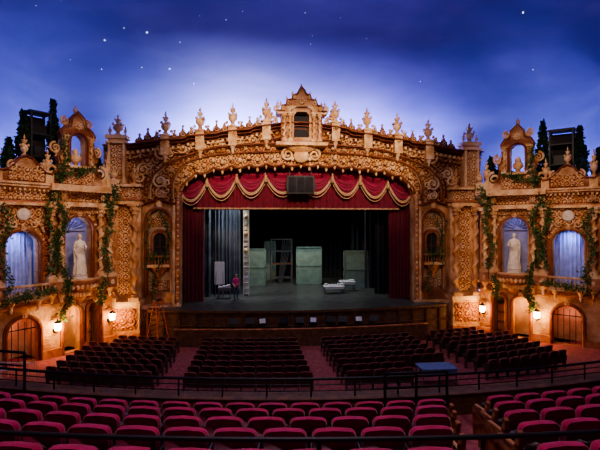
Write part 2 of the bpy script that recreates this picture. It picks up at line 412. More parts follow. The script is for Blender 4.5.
for s in(-1,1):
    for fx in FX:
        x=s*fx; z=ztop(x)
        mb.add(box(x-.26,x+.26,PY-.7,PY-.1,z-.95,z+.25),'gold')
        rosette(mb,x,PY-.74,z-.15,.18); mb.add(lathe([(0,-.5),(.1,-.4),(.07,-.25),(.22,0)],8,x,PY-.45,z-.95),'gold',smooth=True)
        mb.add(box(x-.33,x+.33,PY-.78,PY-.02,z+.2,z+.3),'gold')
        finial(mb,x,PY-.35,z+.28,1.5,.46)
        for d in(-1,1):
            mb.add(scroll(x+d*.42,z+.2,.22,PY-.35,1.4,pi/2,-d,.065),'gold',smooth=True)
            mb.add(sph(x+d*.36,PY-.35,z+.55,.1,n=8),'gold',smooth=True)
    for a,b in((2.2,4.3),(4.3,6.3),(6.3,8.4),(8.4,10.5)):
        m=(a+b)/2
        for d in(-1,0,1):
            x=s*(m+d*.5); z=ztop(x)
            hh=.72 if d==0 else .46
            mb.add(plate([(x-.28,z),(x+.28,z),(x+.22,z+hh*.5),(x+.12,z+hh*.6),(x,z+hh),(x-.12,z+hh*.6),(x-.22,z+hh*.5)],[],PY-.45,PY-.2),'gold')
            mb.add(sph(x,PY-.35,z+hh+.06,.09,n=8),'gold',smooth=True)
            mb.add(scroll(x,z+hh*.4,.15,PY-.5,1.3,0,1 if d>0 else -1,.035),'gold',smooth=True)
    for x in np.arange(1.9,11.8,.62):
        xx=s*x; z=ztop(xx)
        mb.add(lathe([(0,-.42),(.08,-.36),(.05,-.25),(.14,-.1),(.16,.0)],8,xx,PY-.22,z-.5),'gold',smooth=True)
        mb.add(tube([(xx+s*.62*t,PY-.24,z-.62-.22*4*t*(1-t)) for t in np.linspace(0,1,9)],.045,5,lambda t:.6+1.6*t*(1-t)),'gold',smooth=True)
mb.add(plate([(-1.3,5.1),(1.3,5.1),(1.3,6.95),(.62,6.95),(.62,7.35),(-.62,7.35),(-.62,6.95),(-1.3,6.95)],[[(-.48,5.5),(.48,5.5),(.48,6.9),(.3,7.12),(-.3,7.12),(-.48,6.9)]],PY-.75,PY+.1),'gold')
gb=[(-1.6,6.95),(-.66,6.95),(-.66,7.22),(-.3,7.42),(.3,7.42),(.66,7.22),(.66,6.95),(1.6,6.95),(1.6,7.12),(1.32,7.14),(1.22,7.45),(.98,7.5),(.88,7.8),(.62,7.86),(.5,8.12),(.27,8.2),(.16,8.45),(0,8.6),(-.16,8.45),(-.27,8.2),(-.5,8.12),(-.62,7.86),(-.88,7.8),(-.98,7.5),(-1.22,7.45),(-1.32,7.14),(-1.6,7.12)]
mb.add(plate(gb,[],PY-.85,PY+.05),'gold')
mb.add(sweep([p for p in gb[8:]][::-1],molding(.12,.2),PY-.82),'gold')
for s in(-1,1):
    for (x,z,r) in((1.15,7.25,.15),(.78,7.6,.14),(.42,7.95,.12)): mb.add(scroll(s*x,z,r,PY-.95,1.5,pi/2,-s,.04),'gold',smooth=True)
    for (x,z) in((1.3,7.5),(.92,7.82),(.55,8.14)): mb.add(lathe([(.08,0),(.05,.06),(.09,.14),(.02,.3)],8,s*x,PY-.5,z),'gold',smooth=True)
    column(mb,s*.74,PY-.95,5.2,6.98,.10,'gold',3,s); column(mb,s*1.1,PY-.95,5.2,6.98,.10,'gold',3,s)
    mb.add(scroll(s*1.8,6.6,.42,PY-.5,1.7,pi/2,-s,.10),'gold',smooth=True)
    mb.add(scroll(s*1.55,7.3,.2,PY-.6,1.5,pi/2,-s,.06),'gold',smooth=True)
    finial(mb,s*1.5,PY-.6,7.1,.75,.2); finial(mb,s*2.0,PY-.5,6.6,.8,.22)
mb.add(box(-1.6,1.6,PY-1.15,PY,4.95,5.15),'gold')
for s in(-1,1): a,b=sorted((s*.6,s*1.55)); mb.add(box(a,b,PY-1.1,PY+.05,6.9,7.0),'gold')
finial(mb,0,PY-.5,8.5,.5,.17)
rosette(mb,0,PY-.95,7.75,.24)
mb.add(box(-.6,.6,PY+.09,PY+.12,5.4,7.2),'dark'); mb.add(box(-.42,.42,PY-.45,PY+.0,5.55,6.9),'dark')
mb.add(lathe([(0,-.9),(.2,-.75),(.15,-.5),(.5,-.25),(.6,0)],16,0,PY-.5,5.0,sx=1.6,sy=.8),'gold',smooth=True)
mb.add(sph(0,PY-.55,4.35,.5,.2,.42,16),'gold',smooth=True)
for s in(-1,1):
    mb.add(scroll(s*.85,4.45,.4,PY-.45,1.7,pi/2,-s,.09),'gold',smooth=True)
for s in(-1,1):
    mb.add(tube([(s*7.68,PY-.12,z) for z in np.linspace(-5.0,2.3,10)],.15,10),'terra',smooth=True)
    mb.add(tube([(s*7.95,PY-.12,z) for z in np.linspace(-5.0,1.6,10)],.10,8),'gold',smooth=True)
    for z in np.arange(-4.9,2.3,.35): mb.add(sph(s*7.68,PY-.27,z,.08,n=6),'gold',smooth=True)
    c=s*8.85
    mb.add(sweep(archline(c-.78,c+.78,-4.3,1.06,16),molding(.22,.3),PY),'gold')
    mb.add(sweep([(c-1,1.32),(c,1.62),(c+1,1.32)],molding(.16,.4),PY),'terra')
    mb.add(box(c-.72,c+.72,PY+.30,PY+.74,-4.2,.95),'wallp')
    mb.add(relief(c-.7,c+.7,lambda x:-.1,lambda x:.6,40,30,PY+.28,.1,.35),'gold',smooth=True)
    mb.add(plate(arch(c-.55,c+.55,-2.45,-.25),[arch(c-.38,c+.38,-2.4,-.5)],PY+.05,PY+.3),'terra')
    mb.add(box(c-.4,c+.4,PY+.24,PY+.29,-2.4,-.5),'dark')
    mb.add(box(c-.02,c+.02,PY+.19,PY+.24,-2.4,-.5),'brown'); mb.add(box(c-.4,c+.4,PY+.19,PY+.24,-1.4,-1.36),'brown')
    mb.add(box(c-.68,c+.68,PY-.35,PY+.3,-2.62,-2.45),'gold')
    mb.add(lathe([(.05,-.9),(.14,-.75),(.1,-.6),(.35,-.3),(.55,0)],14,c,PY-.05,-2.6,sy=.6),'terra',smooth=True)
    for k in range(7): baluster(mb,c-.58+k*.193,PY-.28,-2.45,.5,.05,'terra')
    mb.add(box(c-.68,c+.68,PY-.36,PY-.2,-1.97,-1.88),'terra')
    mb.add(relief(c-.7,c+.7,lambda x:-4.15,lambda x:-3.5,40,24,PY+.28,.1,.3),'gold',smooth=True)
    p0,p1=sorted((s*9.85,s*11.75))
    mb.add(box(p0,p1,PY-.5,PY,-6.95,1.5),'ochre')
    mb.add(relief(p0+.62,p1-.62,lambda x:-4.3,lambda x:1.0,34,200,PY-.52,.12,.42),'gold',smooth=True)
    for q in(p0+.3,p1-.3): column(mb,q,PY-.72,-4.6,1.25,.19,'ochre',5,s)
    mb.add(box(p0-.1,p1+.1,PY-1.0,PY,1.25,1.5),'gold'); mb.add(box(p0-.2,p1+.2,PY-1.12,PY,1.5,1.62),'terra')
    mb.add(relief(p0,p1,lambda x:1.62,lambda x:2.3,70,26,PY-.7,.12,.4),'gold',smooth=True)
    mb.add(box(p0,p1,PY-.7,PY,1.62,2.3),'ochre'); mb.add(box(p0-.15,p1+.15,PY-1.0,PY,2.3,2.45),'gold')
    mb.add(box(p0-.1,p1+.1,PY-1.05,PY,-4.85,-4.6),'gold')
    mb.add(box(p0-.05,p1+.05,PY-.98,PY,-6.95,-4.85),'ochre')
    mb.add(relief(p0+.1,p1-.1,lambda x:-6.2,lambda x:-5.0,60,40,PY-1.0,.08,.5),'terra',smooth=True)
    mb.add(box(p0-.1,p1+.1,PY-1.1,PY,-6.95,-6.5),'terra')
    pc=s*11.2
    mb.add(box(pc-.5,pc+.5,PY-.75,PY-.05,2.45,5.35),'ochre')
    mb.add(relief(pc-.3,pc+.3,lambda x:2.6,lambda x:4.8,26,80,PY-.77,.10,.36),'gold',smooth=True)
    for d in(-.42,.42): mb.add(tube([(pc+d,PY-.8,2.5),(pc+d,PY-.8,4.95)],.08,8),'gold',smooth=True)
    mb.add(box(pc-.62,pc+.62,PY-.95,PY,4.9,5.02),'gold'); mb.add(box(pc-.62,pc+.62,PY-.9,PY,5.2,5.42),'gold')
    finial(mb,pc,PY-.42,5.42,1.35,.5)
    for d in(-.45,.45): finial(mb,pc+d,PY-.5,5.42,.65,.16)
    finial(mb,s*10.2,PY-.6,2.45,1.3,.3); mb.add(scroll(s*9.9,2.9,.35,PY-.5,1.6,pi/2,-s,.08),'gold',smooth=True)
    a,b=sorted((s*7.55,s*9.85))
    mb.add(box(a,b,PY-.35,PY,-6.95,-5.05),'terra'); mb.add(box(a-.05,b+.05,PY-.5,PY,-5.15,-4.95),'gold')
    mb.add(relief(a+.15,b-.15,lambda x:-6.4,lambda x:-5.3,60,34,PY-.37,.07,.5),'ochre',smooth=True)
    mb.add(sph(c,PY-.15,1.3,.22,.14,.28,10),'gold',smooth=True)
mb.obj('proscenium_arch')
for s in(-1,1):
    l=MB(); x=s*12.0; l.add(box(x-.03,x+.03,PY-.35,PY,-4.1,-4.04),'black')
    l.add(lathe([(.0,-.35),(.07,-.3),(.12,-.22),(.12,.2)],6,x,PY-.38,-4.5),'blueglow'); l.add(lathe([(.15,.2),(.15,.24),(.05,.4),(0,.46)],6,x,PY-.38,-4.5),'black'); l.obj('blue_lantern')

# ------------------------------------------------------------------ VALANCE, CURTAINS
def curtain(x0,x1,y,z0,z1,folds,amp,mt,name,hem=None,nz=6):
    mb=MB(); n=int(folds*10); v=[];f=[]
    for i in range(n+1):
        t=i/n; x=x0+(x1-x0)*t
        for j in range(nz+1):
            s=j/nz; z=z0+(z1-z0)*s
            v.append((x+.03*math.sin(31*t),y+amp*(1.15-.3*s)*math.sin(tau*folds*t+.6*math.sin(7*t)),z))
    for i in range(n):
        for j in range(nz): f.append((i*(nz+1)+j,(i+1)*(nz+1)+j,(i+1)*(nz+1)+j+1,i*(nz+1)+j+1))
    mb.add((v,f),mt,smooth=True)
    if hem:
        p=[(x0+(x1-x0)*i/n,y-.03+amp*1.15*math.sin(tau*folds*i/n+.6*math.sin(7*i/n)),z0+.08) for i in range(n+1)]
        mb.add(tube(p,.06,5),hem,smooth=True)
    return mb.obj(name)
curtain(-7.9,-6.25,29.1,-5.04,4.1,7,.12,'velvet','stage_curtain')
curtain(6.25,7.9,29.1,-5.04,4.1,7,.12,'velvet','stage_curtain')
curtain(-6.9,6.9,28.8,1.0,4.4,34,.07,'velvet','stage_valance','fringe')
mb=MB()
sw=[(-7.6,-6.0,2.1,3.0,.9),(-6.0,-4.1,3.0,3.25,1.25),(-4.1,-2.2,3.25,3.35,1.25),(-2.2,0,3.35,3.4,1.25)]
sw=sw+[(-b,-a,zb,za,d) for a,b,za,zb,d in sw[::-1]]
for a,b,za,zb,dep in sw:
    # an outer swag with deep catenary pleats over a second, lower swag
    for layer,(yo,dz,ds) in enumerate(((0,0,1.0),(.09,-.35,.95))):
        n=24;m=30;v=[];f=[]
        for i in range(n+1):
            s=i/n; q=4*s*(1-s)
            for j in range(m+1):
                t=j/m; zt=za+(zb-za)*s+.75*(1-t)**2+dz*t
                z=zt-(dep*ds*(.12+.88*q))*t
                v.append((a+(b-a)*s,28.56+yo-.13*q*math.sin(t*tau*4)-.10*q*t,z))
        for i in range(n):
            for j in range(m): f.append((i*(m+1)+j,(i+1)*(m+1)+j,(i+1)*(m+1)+j+1,i*(m+1)+j+1))
        mb.add((v,f),'swagv',smooth=True)
        for off,r in(((0,.055),(-.09,.04)) if layer==0 else ((0,.03),)):
            p=[v[i*(m+1)+m] for i in range(n+1)]; mb.add(tube([(x,y-.05,z+off) for x,y,z in p],r,6),'fringe',smooth=True)
    mb.add(lathe([(.0,.15),(.10,.1),(.06,0),(.10,-.1),(.13,-.5),(.0,-.52)],10,a,28.42,za-.05),'fringe' if abs(a)>.1 else 'swagv',smooth=True)
mb.obj('swag_valance')
mb=MB()
mb.add(plate([(-.85,2.0),(.85,2.0),(.95,2.5),(.85,3.15),(-.85,3.15),(-.95,2.5)],[],27.55,28.2),'black')
for k in range(3): mb.add(box(-.78+k*.54,-.30+k*.54,27.5,27.55,2.12,3.05),'dark')
for s in(-.7,.7): mb.add(tube([(s,27.9,3.1),(s,27.9,4.1)],.02,5),'steel')
mb.obj('loudspeaker_cluster')

# ------------------------------------------------------------------ STAGE HOUSE
mb=MB()
n=40; edge=[(x,26.6-1.1*math.cos(min(abs(x)/9.3,1)*pi/2)) for x in np.linspace(-9.3,9.3,n)]
v=[];f=[]
for x,y in edge: v+=[(x,y,-5.05),(x,PY-.36 if abs(x)>7.5 else 28.7,-5.05),(x,y,-5.2),(x,y+.12,-5.25),(x,y+.12,-6.95)]
for i in range(n-1):
    a,b=i*5,(i+1)*5; f+=[(a,b,b+1,a+1)]
mb.add((v,f),'stage')
f=[]
for i in range(n-1):
    a,b=i*5,(i+1)*5; f+=[(a,a+2,b+2,b),(a+2,a+3,b+3,b+2),(a+3,a+4,b+4,b+3)]
mb.add((v,f),'brown')
for x,y in edge[::2]: mb.add(box(x-.05,x+.05,y+.02,y+.14,-6.9,-5.25),'brown')
for zz in(-5.3,-6.0,-6.8):
    mb.add(tube([(x,y+.1,zz) for x,y in edge],.05,5),'brown')
pr=[(x,25.25-.55*math.cos(min(abs(x)/7.5,1)*pi/2)) for x in np.linspace(-7.5,7.5,n)]
v=[];f=[]
for x,y in pr: v+=[(x,y,-6.95),(x,y,-6.0),(x,y+.08,-6.0),(x,y+.08,-6.95)]
for i in range(n-1):
    for j in range(3): f.append((i*4+j,(i+1)*4+j,(i+1)*4+j+1,i*4+j+1))
mb.add((v,f),'brown'); mb.add(tube([(x,y+.04,-5.97) for x,y in pr],.06,6),'terra',smooth=True)
mb.obj('stage_apron')
mb=MB(); mb.add(box(-12,12,28.7,42,-5.35,-5.05),'stage'); mb.obj('floor_stage')
mb=MB(); mb.add(box(-12,12,41.9,42.1,-5.05,4.3),'drape'); mb.obj('wall_stage_back')
for s in(-1,1):
    mb=MB(); a,b=sorted((s*12,s*12.2)); mb.add(box(a,b,28.7,42,-5.35,4.3),'drape'); mb.obj('wall_stage_side')
mb=MB(); mb.add(box(-12.2,12.2,28.6,42.1,4.3,4.4),'drape'); mb.obj('ceiling_stage')
for i,(x0,x1,y) in enumerate(((-9.5,-6.0,31),(-9.5,-6.2,34),(-9.5,-5.6,37.5),(5.8,9.5,31),(5.6,9.5,34),(5.4,9.5,37.5))):
    curtain(x0,x1,y,-5.04,4.2,9,.13,'greyd' if i==0 else 'drape','masking_curtain')
curtain(-5.95,-3.95,31.9,-5.04,3.6,8,.14,'greyd','masking_curtain')
curtain(-9,9,41,-5.04,4.2,40,.12,'drape','backdrop_curtain')
for y in(30.3,35.5): curtain(-9,9,y,1.3,4.2,36,.08,'drape','border_curtain')
mb=MB()
for x in(-3.72,-3.35):
    for y in(31.0,31.4): mb.add(tube([(x,y,-5.04),(x,y,2.6)],.03,6),'white')
for k in range(20):
    z=-4.9+k*.38
    for y in(31.0,31.4): mb.add(tube([(-3.72,y,z),(-3.35,y,z+.3)],.018,5),'white')
    mb.add(box(-3.72,-3.35,31.0,31.4,z,z+.03),'white')
mb.add(box(-3.70,-3.37,31.42,31.46,-5.0,2.6),'cream')
for z in(-1.8,-.6,.6,1.8):
    mb.add(lathe([(.07,-.15),(.12,-.1),(.14,.15),(.0,.15)],10,-3.55,30.85,z),'fringe',smooth=True)
mb.obj('lighting_tower')
def flat(x0,x1,y,h,name='scenery_flat',panes=2):
    mb=MB()
    mb.add(box(x0,x1,y,y+.04,-5.04,-5.04+h),'flat')
    for x in(x0,x1-.08): mb.add(box(x,x+.08,y-.05,y,-5.04,-5.04+h),'flat')
    for k in range(panes+1):
        z=-5.04+(h-.1)*k/panes; mb.add(box(x0,x1,y-.05,y,z,z+.1),'flat')
    mb.add(tube([(x0+.3,y+.05,-3.2),(x0+.3,y+.9,-5.03),],.03,5),'brown'); mb.add(tube([(x1-.3,y+.05,-3.2),(x1-.3,y+.9,-5.03)],.03,5),'brown')
    return mb.obj(name)
flat(-3.9,-2.0,36,3.1); flat(.55,2.75,36.5,3.2); flat(4.1,6.4,34.0,3.0); flat(-2.1,-1.0,39.4,3.6)
flat(-6.6,-5.85,32.9,2.6)
mb=MB()
for x in(-1.5,.3):
    for y in(37.6,38.6): mb.add(tube([(x,y,-5.04),(x,y,-1.2)],.05,6),'steel')
for z in(-4.6,-3.4,-2.3,-1.25):
    for y in(37.6,38.6): mb.add(tube([(-1.5,y,z),(.3,y,z)],.04,6),'steel')
mb.add(box(-1.55,.35,37.55,38.65,-3.42,-3.36),'brown')
for k in range(6): mb.add(tube([(-.9+k*.06,37.5,-5),( -.5+k*.16,37.5,-1.3)],.025,5),'steel')
mb.obj('scaffold')
def table(x,y,z,w,d,h,top,name,props=False):
    mb=MB(); mb.add(box(x-w/2,x+w/2,y-d/2,y+d/2,z+h-.05,z+h),top)
    mb.add(box(x-w/2+.05,x+w/2-.05,y-d/2+.03,y-d/2+.05,z+h-.2,z+h-.05),top)
    for a in(-1,1):
        for b in(-1,1): mb.add(box(x+a*(w/2-.06)-.025,x+a*(w/2-.06)+.025,y+b*(d/2-.06)-.025,y+b*(d/2-.06)+.025,z,z+h),'steel')
        mb.add(tube([(x+a*(w/2-.06),y-d/2+.06,z+.2),(x+a*(w/2-.06),y+d/2-.06,z+.2)],.015,5),'steel')
    if props:
        for k in range(6):
            px=x-w/2+.15+k*(w-.3)/5; mb.add(box(px-.1,px+.08,y-.15,y+.1,z+h,z+h+.06+.14*random.random()),'white')
    return mb.obj(name)
table(2.9,31.6,-5.05,1.5,.7,.55,'white','prop_table',True)
table(4.1,32.6,-5.05,1.2,.7,.75,'white','prop_table',True)
table(-5.0,30.2,-5.05,.9,.6,.75,'steel','prop_table',True)
mb=MB(); mb.add(box(-5.75,-5.05,31.0,31.05,-4.2,-2.6),'white')
for x in(-5.7,-5.1): mb.add(tube([(x,30.95,-5.04),(x+.1*(1 if x<-5.4 else -1),31.05,-2.5)],.025,5),'steel')
mb.add(tube([(-5.4,31.5,-5.04),(-5.4,31.08,-2.7)],.025,5),'steel'); mb.obj('easel_board')
mb=MB(); v,f=figure(((-.24,.02,1.13),(-.2,-.18,.98)),((.23,.02,1.13),(.21,-.02,.88)))
groups={'pink':[],'jean':[],'skin':[],'black':[]}
for q in f:
    c=sum((Vector(v[i]) for i in q),Vector())/len(q)
    if c.z>1.46: k='skin'
    elif abs(c.x)>.165 and c.z<1.14 and c.z>.6: k='skin'
    elif c.z<.1: k='black'
    elif c.z>.95: k='pink'
    else: k='jean'
    groups[k].append(q)
for k,g in groups.items(): mb.add((v,g),k,smooth=True)
head_details(mb,'hair','black','skin')
mb.obj('stagehand',Matrix.Translation((-4.2,29.6,-5.045))@Matrix.Rotation(.5,4,'Z'))

# ------------------------------------------------------------------ PIT
for k in range(10):
    a=-4.2+k*.95+random.uniform(-.2,.2); y=25.42; z=gz(y)
    mb=MB(); mb.add(tube([(0,0,.02),(0,0,1.25)],.015,5),'black')
    for q in range(3): mb.add(tube([(0,0,.25),(.18*math.cos(q*2.1),.18*math.sin(q*2.1),.01)],.012,5),'black')
    mb.add(([(-.25,-.04,1.2),(.25,-.04,1.2),(.25,.1,1.5),(-.25,.1,1.5)],[(0,1,2,3)]),'black')
    mb.add(box(-.25,.25,-.1,-.03,1.185,1.2),'black')
    if k in(2,5,8): mb.add(([(-.18,-.05,1.22),(.18,-.05,1.22),(.18,.075,1.46),(-.18,.075,1.46)],[(0,1,2,3)]),'white')
    mb.obj('music_stand',Matrix.Translation((a,y,z))@Matrix.Rotation(random.uniform(-.4,.4),4,'Z'))
mb=MB()
for s in(-1,1):
    for x in(-.3,.3): mb.add(tube([(x*1.3,s*.55,0),(x*.7,s*.06,2.6)],.035,6),'orange')
    for k in range(1,9):
        t=k/9; w=.39-.18*t; yy=s*(.55-.49*t); mb.add(box(-w,w,yy-.03,yy+.03,2.6*t-.015,2.6*t+.015),'steel')
mb.add(box(-.24,.24,-.12,.12,2.58,2.64),'black')
mb.obj('step_ladder',Matrix.Translation((-8.5,25.75,gz(25)))@Matrix.Rotation(.9,4,'Z'))
table(4.5,17.2,gz(17.2),1.5,.9,.80,'bluec','console_table')

# ------------------------------------------------------------------ SEATS
def seat_parts(up,shell):
    L=[]
    def pillow(out,ys):
        v=[];f=[];n=len(out);cx=sum(p[0] for p in out)/n;cz=sum(p[1] for p in out)/n
        for yy,s,lean in ys:
            for x,z in out:
                zz=cz+(z-cz)*s; v.append((cx+(x-cx)*s,yy-(zz-.4)*.12,zz))
        for j in range(len(ys)-1):
            for i in range(n): f.append((j*n+i,j*n+(i+1)%n,(j+1)*n+(i+1)%n,(j+1)*n+i))
        f.append(tuple(range(n))); f.append(tuple(range((len(ys)-1)*n,len(ys)*n))); return v,f
    def rnd(w,z0,z1,r,crown=.04):
        o=[(-w,z0),(w,z0)]
        for k in range(5): a=pi/2*k/4; o.append((w-r+r*math.cos(a),z1-r+r*math.sin(a)))
        o.append((0,z1+crown))
        for k in range(5): a=pi/2+pi/2*k/4; o.append((-w+r+r*math.cos(a),z1-r+r*math.sin(a)))
        return o
    L.append((pillow(rnd(.252,.42,.87,.075,.012),[(-.055,.95,0),(-.04,1,0),(.02,1,0),(.045,.93,0)]),up,True))
    L.append((pillow(rnd(.24,.28,.60,.03,.0),[(-.085,.96,0),(-.07,1,0),(-.03,1,0)]),shell,False))
    L.append((pillow(rnd(.225,.36,.66,.06,.0),[(.16,.93,0),(.18,1,0),(.23,1,0),(.25,.9,0)]),shell,True))
    for s in(-1,1):
        x=s*.27
        L.append((plate([(-.04,0),(.10,0),(.08,.45),(.30,.52),(.30,.56),(-.10,.60),(-.06,.3)],[],-.02,.02),shell,False,x))
        L.append((box(x-.03,x+.03,-.10,.30,.56,.60),shell,False))
    return L
def place_row(name,ycurve,x0,x1,zf,up,shell,pitch=.55,ends=True):
    mb=MB(); n=int(round((x1-x0)/pitch)); parts=seat_parts(up,shell)
    for k in range(n):
        x=x0+pitch*(k+.5); y=ycurve(x); sl=(ycurve(x+.05)-ycurve(x-.05))/.1
        T=Matrix.Translation((x,y,zf))@Matrix.Rotation(math.atan(sl),4,'Z')
        for p in parts:
            if len(p)==4:
                if p[3]<0 and k>0: continue
                R=Matrix.Translation((p[3],0,0))@Matrix.Rotation(pi/2,4,'Z'); mb.add(p[0],p[1],T@R,p[2])
            else: mb.add(p[0],p[1],T,p[2])
    if ends:
        for x in(x0-.03,x0+n*pitch+.03):
            y=ycurve(x); T=Matrix.Translation((x,y,zf))@Matrix.Rotation(pi/2,4,'Z')
            mb.add(plate([(-.12,0),(.30,0),(.32,.56),(.25,.62),(-.1,.64),(-.16,.84),(-.22,.82),(-.14,.4)],[],-.03,.03),'ochre' if up=='seat' else 'brown',T)
    return mb.obj(name)
for r in range(8):
    y0=23.7-r*.92; zf=gz(y0)
    fn=lambda x,y0=y0:y0-.4+x*x/70
    for a,b in((-5.7,-.65),(.65,5.7),(-11.4 if r>1 else -10.4,-6.9),(6.9,11.4 if r>1 else 10.4)):
        if r>=6 and a==.65: b=3.5
        place_row('orchestra_seat_row',fn,a,b,zf,'oseat','oshell',.56,False)
BZ=[(4.05,-2.98),(4.95,-3.20),(5.85,-3.47),(6.72,-3.72),(7.55,-3.97)]
def bc(y0): return lambda x:y0+x*x/50
for k,(y0,zf) in enumerate(BZ):
    fn=bc(y0-.1)
    xe=-.62+(y0-5)*.42
    n=16; place_row('balcony_seat_row',fn,xe-n*.56,xe,zf,'seat','seatback',.56)
    place_row('balcony_seat_row',fn,xe+.75,xe+.75+9*.56,zf,'seat','seatback',.56)
mb=MB()
xs=np.linspace(-13,13,53)
def strip(ya,za,yb,zb,mt):
    v=[];f=[]
    for x in xs: v+=[(x,ya+x*x/50,za),(x,yb+x*x/50,zb)]
    for i in range(len(xs)-1): f.append((2*i,2*i+2,2*i+3,2*i+1))
    mb.add((v,f),mt)
zs=[-2.35,-2.98,-3.20,-3.47,-3.72,-3.97]; yb=[-3,3.3,4.5,5.4,6.25,7.1,8.8]
for k in range(6):
    strip(yb[k],zs[k],yb[k+1],zs[k],'carpet')
    if k<5: strip(yb[k+1],zs[k],yb[k+1],zs[k+1],'carpet')
strip(-3,-5.0,8.8,-4.9,'wallp')
mb.obj('floor_balcony')
mb=MB()
def rail(yoff,z,r,mt,x0=-13,x1=13,n=60): mb.add(tube([(x,yoff+x*x/50,z) for x in np.linspace(x0,x1,n)],r,8),mt,smooth=True)
v=[];f=[];prof=[(8.62,-3.97),(8.62,-3.56),(8.58,-3.52),(8.95,-3.50),(8.95,-3.56),(8.86,-3.66),(8.9,-4.3),(9.0,-4.6),(8.8,-4.95)]
for x in xs:
    for y,z in prof: v.append((x,y+x*x/50,z))
K=len(prof)
for i in range(len(xs)-1):
    for j in range(K-1): f.append((i*K+j,(i+1)*K+j,(i+1)*K+j+1,i*K+j+1))
mb.add((v,f),'brown'); mb.obj('balcony_parapet')
mb=MB(); rail(8.7,-3.14,.03,'black'); rail(8.7,-3.26,.012,'black'); rail(8.7,-3.38,.012,'black')
for x in np.arange(-12.6,12.7,.9): mb.add(tube([(x,8.7+x*x/50,-3.5),(x,8.7+x*x/50,-3.14)],.018,6),'black')
mb.obj('balcony_railing')
for x0,x1,h in((-10.2,-7.75,-2.68),(-.35,.95,-2.98)):
    mb=MB(); rail(8.45,h,.03,'black',x0,x1,12); rail(8.45,h-.28,.02,'black',x0,x1,12)
    for x in(x0,(x0+x1)/2,x1): mb.add(tube([(x,8.45+x*x/50,-3.96),(x,8.45+x*x/50,h)],.03,6),'black')
    mb.obj('aisle_safety_rail')
mb=MB(); rail(3.42,-1.77,.022,'black',-8,4,40); rail(3.42,-2.1,.018,'black',-8,4,40)
for x in np.arange(-7.9,4,1.37): mb.add(tube([(x,3.42+x*x/50,-2.98),(x,3.42+x*x/50,-1.77)],.02,6),'black')
mb.obj('cross_aisle_railing')

